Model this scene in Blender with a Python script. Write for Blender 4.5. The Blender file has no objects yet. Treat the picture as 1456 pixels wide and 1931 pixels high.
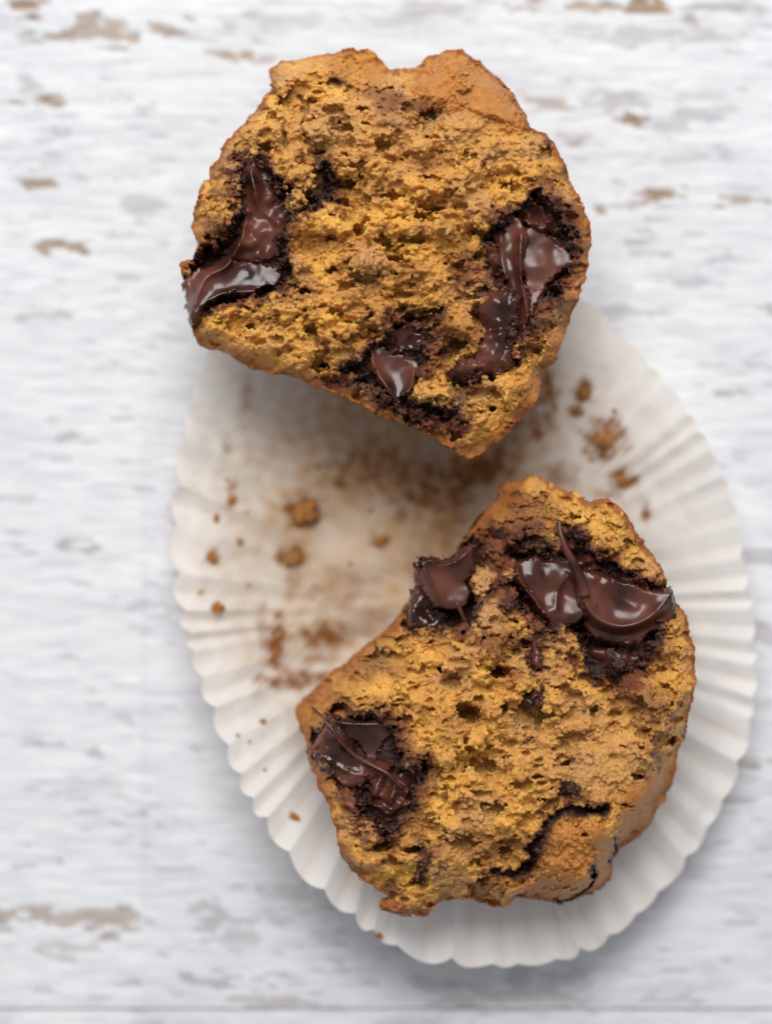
import bpy, math, random
import numpy as np
from mathutils import Vector

# ------------------------------------------------------------------ camera, world, light, exposure
S = 0.1            # millimetres per photograph pixel in the plane of the torn faces
ZF = 34.0          # height of that plane above the table, mm
DIST = 450.0       # lens to that plane, mm
MM = 0.001
scene = bpy.context.scene
cam = bpy.data.cameras.new("camera")
cam.sensor_fit = 'VERTICAL'
cam.sensor_height = 36.0
cam.lens = 36.0 * DIST / 193.1
cam.clip_start = 0.01
cam.clip_end = 50
cam.dof.use_dof = True
cam.dof.focus_distance = (DIST + 0.5) * MM
cam.dof.aperture_fstop = 3.8
cam_o = bpy.data.objects.new("camera", cam)
scene.collection.objects.link(cam_o)
cam_o.location = (0, 0, (ZF + DIST) * MM)
scene.camera = cam_o

world = bpy.data.worlds.new("World")
scene.world = world
world.use_nodes = True
world.node_tree.nodes["Background"].inputs[0].default_value = (0.92, 0.95, 1.0, 1)
world.node_tree.nodes["Background"].inputs[1].default_value = 0.34

def area(name, loc, target, sx, sy, power, col):
    l = bpy.data.lights.new(name, 'AREA')
    l.shape = 'RECTANGLE'; l.size = sx; l.size_y = sy; l.energy = power; l.color = col
    o = bpy.data.objects.new(name, l); scene.collection.objects.link(o)
    o.location = loc
    o.rotation_euler = (Vector(target) - Vector(loc)).to_track_quat('-Z', 'Y').to_euler()
    return o
area("window_light", (-0.08, 0.70, 0.98), (0, 0, 0), 0.85, 0.68, 18.2, (1.0, 0.985, 0.97))

vs = scene.view_settings
vs.view_transform = 'Standard'; vs.look = 'None'; vs.exposure = 0.0; vs.gamma = 1.0
vs.use_curve_mapping = False
scene.cycles.use_denoising = True
scene.cycles.max_bounces = 10

# ------------------------------------------------------------------ numeric helpers
rng = np.random.default_rng(7)
random.seed(7)

def smooth(a, b, x):
    t = np.clip((x - a) / (b - a), 0, 1)
    return t * t * (3 - 2 * t)

def gblur(a, sig):
    ky = np.fft.fftfreq(a.shape[0])[:, None]; kx = np.fft.rfftfreq(a.shape[1])[None, :]
    return np.fft.irfft2(np.fft.rfft2(a) * np.exp(-2 * (np.pi * sig) ** 2 * (kx * kx + ky * ky)), s=a.shape)

def noise2(shape, wl, seed, ax=1.0, ay=1.0, bw=0.6):
    r = np.random.default_rng(seed)
    ky = np.fft.fftfreq(shape[0])[:, None] * ay; kx = np.fft.rfftfreq(shape[1])[None, :] * ax
    k = np.sqrt(kx * kx + ky * ky) * wl       # ax > 1 draws the pattern out along x
    n = np.fft.irfft2(np.fft.rfft2(r.standard_normal(shape)) * np.exp(-((k - 1) / bw) ** 2), s=shape)
    return ((n - n.mean()) / n.std()).astype(np.float32)

def fbm2(shape, wl, seed, p=1.9, ax=1.0, ay=1.0):
    r = np.random.default_rng(seed)
    ky = np.fft.fftfreq(shape[0])[:, None] * ay; kx = np.fft.rfftfreq(shape[1])[None, :] * ax
    k = np.sqrt(kx * kx + ky * ky) * wl
    n = np.fft.irfft2(np.fft.rfft2(r.standard_normal(shape)) * (1 + k * k) ** (-p / 2), s=shape)
    return ((n - n.mean()) / n.std()).astype(np.float32)

def fbm3(shape, wl, seed, p=2.6, sx=1.0):
    r = np.random.default_rng(seed)
    ky = np.fft.fftfreq(shape[0])[:, None, None]; kx = np.fft.fftfreq(shape[1])[None, :, None] * sx
    kz = np.fft.rfftfreq(shape[2])[None, None, :]
    k = np.sqrt(kx * kx + ky * ky + kz * kz) * wl
    n = np.fft.irfftn(np.fft.rfftn(r.standard_normal(shape).astype(np.float32)) * (1 + k * k) ** (-p / 2), s=shape)
    return ((n - n.mean()) / n.std()).astype(np.float32)

def noise3(shape, wl, seed, sx=1.0):
    r = np.random.default_rng(seed)
    kx = np.fft.fftfreq(shape[0])[:, None, None]; ky = np.fft.fftfreq(shape[1])[None, :, None] * sx
    kz = np.fft.rfftfreq(shape[2])[None, None, :]
    k = np.sqrt(kx * kx + ky * ky + kz * kz) * wl
    n = np.fft.irfftn(np.fft.rfftn(r.standard_normal(shape).astype(np.float32)) * np.exp(-((k - 1) / 0.55) ** 2), s=shape)
    return ((n - n.mean()) / n.std()).astype(np.float32)

def catmull(pts, n, closed=False):
    P = np.array(pts, float); m = len(P); out = []
    segs = m if closed else m - 1
    for i in range(segs):
        if closed:
            p0, p1, p2, p3 = P[(i - 1) % m], P[i], P[(i + 1) % m], P[(i + 2) % m]
        else:
            p0, p1, p2, p3 = P[max(i - 1, 0)], P[i], P[i + 1], P[min(i + 2, m - 1)]
        for t in np.arange(n) / n:
            out.append(0.5 * ((2 * p1) + (-p0 + p2) * t + (2 * p0 - 5 * p1 + 4 * p2 - p3) * t * t + (-p0 + 3 * p1 - 3 * p2 + p3) * t ** 3))
    if not closed: out.append(P[-1])
    return np.array(out)

def sd_poly(pts, X, Y, sub=3):
    """signed distance to a closed smoothed polygon, positive inside (photo pixels)"""
    P = catmull(pts, sub, True)
    d2 = np.full(X.shape, 1e12, np.float32); ins = np.zeros(X.shape, bool)
    for i in range(len(P)):
        x0, y0 = P[i]; x1, y1 = P[(i + 1) % len(P)]
        ex, ey = x1 - x0, y1 - y0; L = ex * ex + ey * ey + 1e-9
        t = np.clip(((X - x0) * ex + (Y - y0) * ey) / L, 0, 1)
        d2 = np.minimum(d2, (X - x0 - t * ex) ** 2 + (Y - y0 - t * ey) ** 2)
        c = ((y0 <= Y) & (y1 > Y)) | ((y1 <= Y) & (y0 > Y))
        if ey != 0: ins ^= c & (X < x0 + (Y - y0) / ey * ex)
    return np.where(ins, 1, -1) * np.sqrt(d2)

def d_line(pts, X, Y, sub=5, signed=False):
    """distance to a smoothed polyline and the position 0..1 along it"""
    P = catmull(pts, sub); n = len(P) - 1
    d2 = np.full(X.shape, 1e12, np.float32); T = np.zeros(X.shape, np.float32); G = np.ones(X.shape, np.float32)
    for i in range(n):
        x0, y0 = P[i][:2]; x1, y1 = P[i + 1][:2]
        ex, ey = x1 - x0, y1 - y0; L = ex * ex + ey * ey + 1e-9
        t = np.clip(((X - x0) * ex + (Y - y0) * ey) / L, 0, 1)
        q = (X - x0 - t * ex) ** 2 + (Y - y0 - t * ey) ** 2
        m = q < d2
        d2[m] = q[m]; T[m] = ((i + t) / n)[m]; G[m] = np.sign(ex * (Y - y0) - ey * (X - x0))[m]
    if signed: return np.sqrt(d2), T, G          # +1 on the right hand of the path as seen in the photograph
    return np.sqrt(d2), T

def reachable(M, seed, rounds=2):
    """voxels of the mask M that join the seed, by sweeps along the axes"""
    Rr = seed & M
    for _ in range(rounds):
        for k in range(M.shape[2] - 2, -1, -1): Rr[:, :, k] |= Rr[:, :, k + 1] & M[:, :, k]
        for k in range(1, M.shape[2]): Rr[:, :, k] |= Rr[:, :, k - 1] & M[:, :, k]
        for k in range(1, M.shape[0]): Rr[k] |= Rr[k - 1] & M[k]
        for k in range(M.shape[0] - 2, -1, -1): Rr[k] |= Rr[k + 1] & M[k]
        for k in range(1, M.shape[1]): Rr[:, k] |= Rr[:, k - 1] & M[:, k]
        for k in range(M.shape[1] - 2, -1, -1): Rr[:, k] |= Rr[:, k + 1] & M[:, k]
    return Rr

def open_to_sky(A):
    """air voxels that can see the sky along a steep or slanting line"""
    out = np.zeros_like(A)
    for dx, dy in ((0, 0), (1, 0), (-1, 0), (0, 1), (0, -1)):
        L = A[:, :, -1].copy(); out[:, :, -1] |= L
        for k in range(A.shape[2] - 2, -1, -1):
            if (dx or dy) and k % 2: L = np.roll(L, (dy, dx), (0, 1))
            L = L & A[:, :, k]; out[:, :, k] |= L
    return out

def surface_nets(F):
    """closed iso surface of F = 0 (inside > 0); vertices in voxel units and quads"""
    G = F > 0
    c = np.zeros(tuple(s - 1 for s in F.shape), np.uint8)
    for dx in (0, 1):
        for dy in (0, 1):
            for dz in (0, 1):
                c += G[dx:F.shape[0] - 1 + dx, dy:F.shape[1] - 1 + dy, dz:F.shape[2] - 1 + dz]
    act = (c > 0) & (c < 8)
    idx = np.argwhere(act)
    ids = np.full(act.shape, -1, np.int32); ids[act] = np.arange(len(idx))
    co = np.array([(a, b, d) for a in (0, 1) for b in (0, 1) for d in (0, 1)])
    val = np.stack([F[idx[:, 0] + o[0], idx[:, 1] + o[1], idx[:, 2] + o[2]] for o in co], 1)
    acc = np.zeros((len(idx), 3), np.float32); cnt = np.zeros(len(idx), np.float32)
    for i in range(8):
        for j in range(i + 1, 8):
            if np.abs(co[i] - co[j]).sum() != 1: continue
            a, b = val[:, i], val[:, j]; m = (a > 0) != (b > 0)
            t = np.where(m, a / np.where(m, a - b, 1), 0)
            acc += np.where(m[:, None], co[i] + t[:, None] * (co[j] - co[i]), 0); cnt += m
    V = idx + acc / cnt[:, None]
    Q = []
    for ax in range(3):
        sl0 = [slice(1, -1)] * 3; sl1 = [slice(1, -1)] * 3
        sl0[ax] = slice(0, -1); sl1[ax] = slice(1, None)
        A, B = G[tuple(sl0)], G[tuple(sl1)]
        e = np.argwhere(A != B)
        off = np.ones(3, int); off[ax] = 0
        p = e + off
        u, v = (ax + 1) % 3, (ax + 2) % 3
        du = np.zeros(3, int); du[u] = 1; dv = np.zeros(3, int); dv[v] = 1
        g = lambda q: ids[q[:, 0], q[:, 1], q[:, 2]]
        q = np.stack([g(p - du - dv), g(p - dv), g(p), g(p - du)], 1)
        inner = A[e[:, 0], e[:, 1], e[:, 2]]
        q[~inner] = q[~inner][:, ::-1]
        Q.append(q)
    Q = np.concatenate(Q)
    return V, Q[(Q >= 0).all(1)]

# ------------------------------------------------------------------ scene helpers
def mesh_np(name, V, Q, mat, parent=None, cols=None, floats=None, shade=True):
    me = bpy.data.meshes.new(name)
    Q = np.asarray(Q, np.int32); k = Q.shape[1]
    me.vertices.add(len(V)); me.vertices.foreach_set("co", (np.asarray(V, np.float64) * MM).astype(np.float32).ravel())
    me.loops.add(Q.size); me.loops.foreach_set("vertex_index", Q.ravel())
    me.polygons.add(len(Q)); me.polygons.foreach_set("loop_start", np.arange(0, Q.size, k, dtype=np.int32))
    me.update(calc_edges=True); me.validate()
    if cols is not None:
        a = me.attributes.new("tint", 'FLOAT_COLOR', 'POINT')
        a.data.foreach_set("color", np.concatenate([cols, np.ones((len(V), 1))], 1).astype(np.float32).ravel())
    for n, f in (floats or {}).items():
        a = me.attributes.new(n, 'FLOAT', 'POINT'); a.data.foreach_set("value", f.astype(np.float32).ravel())
    me.polygons.foreach_set("use_smooth", np.full(len(Q), shade))
    me.materials.append(mat)
    o = bpy.data.objects.new(name, me); scene.collection.objects.link(o)
    o.parent = parent
    return o

def grid_quads(ny, nx):
    i = np.arange(ny * nx).reshape(ny, nx)
    return np.stack([i[:-1, :-1], i[1:, :-1], i[1:, 1:], i[:-1, 1:]], -1).reshape(-1, 4)

def empty(name, loc=(0, 0, 0)):
    o = bpy.data.objects.new(name, None); scene.collection.objects.link(o)
    o.location = loc; o.empty_display_size = 0.01
    return o

def tag(o, label=None, cat=None, group=None, kind=None):
    for k, v in (("label", label), ("category", cat), ("group", group), ("kind", kind)):
        if v: o[k] = v
    return o

class NT:
    def __init__(s, name):
        s.m = bpy.data.materials.new(name); s.m.use_nodes = True
        s.t = s.m.node_tree; s.b = s.t.nodes["Principled BSDF"]; s.out = s.t.nodes["Material Output"]
    def n(s, typ, **kw):
        x = s.t.nodes.new(typ)
        for k, v in kw.items():
            if k in x.inputs: x.inputs[k].default_value = v
            else: setattr(x, k, v)
        return x
    def l(s, a, b): s.t.links.new(a, b)
    def attr(s, name): return s.n("ShaderNodeAttribute", attribute_name=name)
    def noise(s, scale, detail=3, rough=0.6, vec=None):
        x = s.n("ShaderNodeTexNoise"); x.inputs["Scale"].default_value = scale
        x.inputs["Detail"].default_value = detail; x.inputs["Roughness"].default_value = rough
        if vec is not None: s.l(vec, x.inputs["Vector"])
        return x
    def ramp(s, fac, a, b, ca=(0, 0, 0, 1), cb=(1, 1, 1, 1)):
        x = s.n("ShaderNodeValToRGB"); e = x.color_ramp.elements
        e[0].position = a; e[0].color = ca; e[1].position = b; e[1].color = cb
        s.l(fac, x.inputs[0]); return x
    def mix(s, blend, fac, a, b):
        x = s.n("ShaderNodeMix", data_type='RGBA', blend_type=blend)
        for v, i in ((fac, 0), (a, 6), (b, 7)):
            if isinstance(v, (int, float, tuple)): x.inputs[i].default_value = v
            else: s.l(v, x.inputs[i])
        return x.outputs[2]
    def maprange(s, v, a, b, c, d):
        x = s.n("ShaderNodeMapRange")
        s.l(v, x.inputs[0])
        for i, q in enumerate((a, b, c, d)): x.inputs[i + 1].default_value = q
        return x.outputs[0]
    def coord(s): return s.n("ShaderNodeTexCoord").outputs["Object"]
    def bump(s, h, dist, strength=1.0, prev=None):
        x = s.n("ShaderNodeBump"); x.inputs["Distance"].default_value = dist; x.inputs["Strength"].default_value = strength
        s.l(h, x.inputs["Height"])
        if prev is not None: s.l(prev, x.inputs["Normal"])
        return x.outputs["Normal"]

def mat_crumb():
    t = NT("cake_crumb"); co = t.coord()
    a = t.attr("tint"); wet = t.attr("wet")
    n1 = t.noise(900, 4, 0.65, co); n2 = t.noise(3800, 3, 0.6, co); n3 = t.noise(320, 3, 0.55, co)
    c = t.mix('MULTIPLY', 1.0, a.outputs["Color"], t.ramp(n1.outputs[0], 0.28, 0.74, (0.82, 0.75, 0.68, 1), (1.14, 1.13, 1.08, 1)).outputs[0])
    c = t.mix('MULTIPLY', 0.8, c, t.ramp(n3.outputs[0], 0.3, 0.7, (0.86, 0.82, 0.78, 1), (1.10, 1.10, 1.02, 1)).outputs[0])
    # tiny spice flecks
    vf = t.n("ShaderNodeTexVoronoi"); vf.inputs["Scale"].default_value = 620; t.l(co, vf.inputs["Vector"])
    fl = t.ramp(vf.outputs["Distance"], 0.10, 0.17, (1, 1, 1, 1), (0, 0, 0, 1))
    sel = t.ramp(t.noise(300, 1, 0.5, co).outputs[0], 0.54, 0.60)
    ff = t.mix('MULTIPLY', 1.0, fl.outputs[0], sel.outputs[0])
    c = t.mix('MIX', ff, c, (0.07, 0.022, 0.012, 1))
    t.l(c, t.b.inputs["Base Color"])
    t.l(t.maprange(wet.outputs["Fac"], 0, 1, 0.36, 0.18), t.b.inputs["Roughness"])
    t.l(t.maprange(wet.outputs["Fac"], 0, 1, 0.42, 0.55), t.b.inputs["Specular IOR Level"])
    t.l(t.maprange(wet.outputs["Fac"], 0, 0.7, 0.75, 0.0), t.b.inputs["Subsurface Weight"])
    t.b.inputs["Subsurface Radius"].default_value = (1.0, 0.50, 0.14)
    t.b.inputs["Subsurface Scale"].default_value = 0.0019
    t.l(t.bump(n2.outputs[0], 0.00030, 1.0, t.bump(n1.outputs[0], 0.0005, 0.6)), t.b.inputs["Normal"])
    return t.m

def mat_crust():
    t = NT("baked_crust"); co = t.coord()
    n1 = t.noise(260, 5, 0.6, co); n2 = t.noise(1600, 4, 0.65, co)
    c = t.ramp(n1.outputs[0], 0.3, 0.7, (0.20, 0.065, 0.015, 1), (0.40, 0.165, 0.04, 1)).outputs[0]
    c = t.mix('MULTIPLY', 0.8, c, t.ramp(n2.outputs[0], 0.3, 0.7, (0.6, 0.55, 0.5, 1), (1.15, 1.15, 1.1, 1)).outputs[0])
    t.l(c, t.b.inputs["Base Color"]); t.b.inputs["Roughness"].default_value = 0.6
    t.l(t.bump(n2.outputs[0], 0.0004, 0.8), t.b.inputs["Normal"])
    return t.m

def mat_choc():
    t = NT("melted_chocolate"); co = t.coord()
    n1 = t.noise(120, 2, 0.5, co); n2 = t.noise(750, 3, 0.6, co)
    c = t.ramp(n1.outputs[0], 0.36, 0.64, (0.026, 0.0075, 0.0052, 1), (0.125, 0.038, 0.023, 1)).outputs[0]
    t.l(c, t.b.inputs["Base Color"])
    t.l(t.maprange(n1.outputs[0], 0.3, 0.7, 0.20, 0.36), t.b.inputs["Roughness"])
    t.b.inputs["Specular IOR Level"].default_value = 0.45
    t.b.inputs["Subsurface Weight"].default_value = 0.06
    t.b.inputs["Subsurface Scale"].default_value = 0.0006
    t.l(t.bump(n2.outputs[0], 0.00016, 0.06), t.b.inputs["Normal"])
    return t.m

def mat_paper():
    t = NT("greaseproof_paper"); co = t.coord()
    st = t.attr("stain"); gr = t.attr("grease")  # stain also carries shadow painted into the liner below the upper half
    n1 = t.noise(120, 5, 0.6, co); n2 = t.noise(1400, 3, 0.6, co); n0 = t.noise(38, 3, 0.5, co)
    white = t.ramp(n0.outputs[0], 0.3, 0.7, (0.92, 0.875, 0.815, 1), (0.945, 0.92, 0.885, 1)).outputs[0]
    g = t.maprange(gr.outputs["Fac"], 0, 1, 0, 1)
    gm = t.n("ShaderNodeMath", operation='MULTIPLY'); t.l(g, gm.inputs[0]); t.l(t.maprange(n1.outputs[0], 0.3, 0.7, 0.35, 1.0), gm.inputs[1])
    c = t.mix('MIX', gm.outputs[0], white, (0.70, 0.45, 0.215, 1))
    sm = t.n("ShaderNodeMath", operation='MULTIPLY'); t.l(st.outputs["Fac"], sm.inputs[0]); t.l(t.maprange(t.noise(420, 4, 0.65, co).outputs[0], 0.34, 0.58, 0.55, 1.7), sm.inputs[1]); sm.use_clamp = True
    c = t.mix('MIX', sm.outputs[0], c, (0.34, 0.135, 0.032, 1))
    t.l(c, t.b.inputs["Base Color"])
    t.b.inputs["Roughness"].default_value = 0.5
    t.b.inputs["Specular IOR Level"].default_value = 0.3
    nb = t.bump(n2.outputs[0], 0.00015, 0.3, t.bump(n1.outputs[0], 0.0006, 0.16))
    t.l(nb, t.b.inputs["Normal"])
    tr = t.n("ShaderNodeBsdfTranslucent"); t.l(c, tr.inputs["Color"]); t.l(nb, tr.inputs["Normal"])
    mx = t.n("ShaderNodeMixShader"); mx.inputs[0].default_value = 0.5
    t.l(t.b.outputs[0], mx.inputs[1]); t.l(tr.outputs[0], mx.inputs[2])
    t.l(mx.outputs[0], t.out.inputs["Surface"])
    return t.m

def mat_plank():
    t = NT("distressed_white_paint"); co = t.coord()
    mp = t.n("ShaderNodeMapping"); mp.inputs["Scale"].default_value = (0.14, 1.0, 1.0); t.l(co, mp.inputs["Vector"])
    a = t.attr("tint")
    n1 = t.noise(520, 5, 0.65, mp.outputs[0]); n2 = t.noise(1500, 4, 0.6, mp.outputs[0])
    c = t.mix('MULTIPLY', 0.9, a.outputs["Color"], t.ramp(n1.outputs[0], 0.3, 0.62, (0.82, 0.82, 0.84, 1), (1.04, 1.04, 1.04, 1)).outputs[0])
    t.l(c, t.b.inputs["Base Color"]); t.b.inputs["Roughness"].default_value = 0.55
    t.b.inputs["Specular IOR Level"].default_value = 0.35
    t.l(t.bump(n2.outputs[0], 0.0003, 0.3, t.bump(n1.outputs[0], 0.0005, 0.3)), t.b.inputs["Normal"])
    return t.m

M = dict(crumb=mat_crumb(), crust=mat_crust(), choc=mat_choc(), paper=mat_paper(), plank=mat_plank())

# ------------------------------------------------------------------ table of painted planks
TS = S * (DIST + ZF) / DIST               # mm per photo pixel at table height
def tpx(x, y): return ((x - 728) * TS, (965.5 - y) * TS)

table = empty("table_top"); tag(table, kind="structure")
tag(table, "distressed white painted wooden table top of wide planks")

# worn places: x, y, half length, half height, strength, brown(1) or grey(0)
WORN = [(225, 58, 130, 18, .8, .85), (60, 12, 45, 14, .9, 1), (40, 75, 45, 12, .8, .4), (75, 192, 42, 12, .85, 1), (40, 165, 30, 26, .6, 0), (440, 100, 24, 8, .7, 1), (500, 108, 20, 9, .6, .8),
        (205, 183, 30, 8, .5, .6), (280, 200, 40, 16, .5, 0), (62, 350, 20, 11, .8, .9), (92, 466, 32, 11, .8, 1), (190, 342, 50, 6, .5, 0), (255, 400, 32, 40, .5, 0), (60, 595, 30, 12, .6, 0),
        (980, 6, 40, 14, .8, .9), (1110, 8, 30, 12, .8, .9), (1215, 10, 45, 14, 1, 1), (1350, 10, 70, 10, .8, .3), (1318, 28, 18, 8, .7, .6), (1290, 70, 80, 16, .5, .2), (1045, 186, 45, 13, .7, .7), (1180, 190, 60, 18, .55, .3),
        (1188, 226, 45, 9, .95, 1), (1085, 258, 40, 6, .6, .8), (1330, 215, 50, 22, .45, 0), (1383, 250, 14, 12, .7, .8), (1245, 368, 26, 11, .9, 1), (1285, 366, 24, 8, .7, .9), (1385, 376, 50, 8, .75, .9), (1130, 392, 30, 7, .7, 1),
        (1180, 372, 26, 20, .5, .5), (1235, 435, 25, 45, .45, .1), (1190, 590, 70, 12, .5, .1), (1380, 740, 55, 15, .8, 0), (1440, 580, 30, 14, .7, .1), (1340, 690, 50, 8, .3, 0), (1420, 905, 40, 8, .4, 0), (1430, 1050, 35, 14, .6, 0), (1440, 1190, 20, 22, .6, 0), (1425, 1435, 45, 10, .9, .6), (1390, 1510, 40, 8, .6, .2),
        (140, 1027, 24, 10, .85, .15), (120, 825, 20, 10, .6, .2), (150, 1235, 40, 7, .6, 0), (60, 1408, 50, 8, .7, 0), (180, 1418, 30, 8, .7, 0), (345, 1413, 22, 6, .8, .5), (330, 1563, 45, 7, .7, 0), (128, 1626, 10, 9, 1, 0), (258, 1538, 9, 10, .7, 0), (40, 1600, 40, 6, .4, 0),
        (95, 1738, 100, 15, .7, .75), (205, 1735, 40, 22, .75, .7), (30, 1735, 50, 14, .8, .7), (270, 1752, 20, 6, .7, .5), (80, 1790, 60, 12, .5, .1), (400, 1720, 26, 36, .65, .15), (460, 1770, 40, 30, .5, .1), (370, 1780, 22, 20, .5, .1), (130, 1865, 60, 7, .8, 0), (280, 1855, 60, 6, .7, 0), (430, 1850, 90, 6, .75, .1), (500, 1890, 70, 10, .6, .4),
        (560, 1690, 60, 30, .45, .1), (620, 1800, 50, 30, .5, .1), (820, 1860, 80, 18, .5, .1), (950, 1885, 120, 14, .6, .3), (1200, 1880, 90, 8, .35, 0), (230, 1500, 20, 14, .3, 0), (110, 830, 30, 10, .5, .1), (20, 940, 30, 12, .4, 0), (200, 700, 60, 8, .3, 0), (280, 640, 40, 8, .35, 0), (560, 40, 60, 14, .3, .2), (780, 40, 80, 12, .3, 0), (820, 15, 40, 6, .4, .5), (1080, 60, 60, 14, .3, 0)]

def plank(y0, y1, seed, step=0.68):
    x0, x1 = -230.0, 230.0
    xs = np.r_[np.linspace(x0, -102, 70), np.arange(-100, 100, step), np.linspace(102, x1, 70)]        # finer where the photograph looks
    nx = len(xs); ny = max(8, int((y1 - y0) / step)); ys = np.linspace(y0, y1, ny)
    X, Y = np.meshgrid(xs, ys); px = X / TS + 728; py = 965.5 - Y / TS
    sh = X.shape
    na = noise2(sh, 3.6 / step, seed, 3.6, 1, 0.9); nb = noise2(sh, 1.9 / step, seed + 1, 5, 1, 0.9); nc = noise2(sh, 26 / step, seed + 2, 1.8, 1, .9)
    nd = noise2(sh, 11 / step, seed + 3, 1.3, 1, .8)
    bw = np.zeros(sh); gy = np.zeros(sh)
    fa_ = fbm2(sh, 9 / step, seed + 8, 1.6, 2.6, 1); fb_ = fbm2(sh, 14 / step, seed + 9, 1.7, 3.0, 1)
    wx = px + 14 * nd + 6 * na; wy = py + 5 * na + 3 * nb
    for (cx, cy, a, b, s, br) in WORN:
        d = np.sqrt(((wx - cx) / a) ** 2 + ((wy - cy) / b) ** 2)
        m = min(1, s * 1.1) * smooth(1.15, 0.75, d + 0.42 * fa_ + .15 * nb)
        bw = np.maximum(bw, m * br); gy = np.maximum(gy, m * (1 - br))
    rnd = smooth(1.75, 2.1, fb_ + .35 * nc)
    gy = np.maximum(gy, 0.5 * rnd * (.5 + .5 * smooth(-1, 1, nd)))
    crack = smooth(1.9, 2.6, noise2(sh, 1.6 / step, seed + 5, 9, 1, .8) + .5 * nc); gy = np.maximum(gy, 0.7 * crack)
    white = np.array([0.685, 0.70, 0.71]); lilac = np.array([0.57, 0.56, 0.61]); grey = np.array([0.30, 0.28, 0.30]); brown = np.array([0.25, 0.16, 0.10]); brown2 = np.array([0.38, 0.27, 0.18])
    C = np.broadcast_to(white, sh + (3,)).copy()
    lap = smooth(-4, 4, px - 266 - 3 * nb) * smooth(760, 840, py) * 0.30 + 0.25 * smooth(7, 2, np.abs(px - 268 - 2 * na)) * smooth(800, 900, py) * smooth(1760, 1700, py)           # a second, more violet coat of paint
    lm = np.clip(0.22 * smooth(0.2, 1.6, nc + 0.4 * nd) + 0.14 * smooth(.0, 1.6, na) + .16 * smooth(0, 1.6, nb) + lap, 0, .9)[..., None]
    C = C * (1 - lm) + lilac * lm
    g = np.clip(gy * 0.8, 0, 1)[..., None]; C = C * (1 - g) + grey * g
    bm = smooth(-1, 1, nb)[..., None]
    b = np.clip(bw, 0, 1)[..., None]; C = C * (1 - b) + (brown * (1 - bm) + brown2 * bm) * b
    edge = np.minimum(Y - y0, y1 - Y)
    Z = -1.0 + 0.035 * na + 0.03 * nb + 0.05 * nc - 0.28 * np.clip(bw + .6 * gy, 0, 1) - 0.32 * smooth(0.9, 0, edge) ** 2
    V = np.stack([X, Y, Z], -1).reshape(-1, 3)
    # sides and underside
    B = np.array([[x0, y0, -18], [x1, y0, -18], [x1, y1, -18], [x0, y1, -18]], float)
    i = np.arange(nx * ny).reshape(ny, nx)
    Q = [grid_quads(ny, nx)[:, ::-1]]
    k = nx * ny
    low = V.copy(); ring = np.concatenate([i[0, :], i[1:, -1], i[-1, -2::-1], i[-2:0:-1, 0]])
    R = V[ring].copy(); R[:, 2] = -18.0
    V = np.concatenate([V, R]); r2 = np.arange(len(ring)) + k
    Q.append(np.stack([ring, r2, np.roll(r2, -1), np.roll(ring, -1)], 1)[:, ::-1])
    C2 = np.concatenate([C.reshape(-1, 3), np.broadcast_to(np.array([.12, .08, .06]), (len(ring), 3))])
    return mesh_np("plank", V, np.concatenate(Q), M['plank'], table, cols=C2)

yb = tpx(0, 1903)[1]; yt = tpx(0, -13)[1]
plank(yb + 0.07, yt - 0.2, 11)
plank(yb - 45, yb - 0.07, 21, 0.9)
plank(yt + 0.3, yt + 45, 31, 0.9)
plank(yb - 200, yb - 45.4, 41, 3.0)
plank(yt + 45.4, yt + 200, 51, 3.0)

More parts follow.
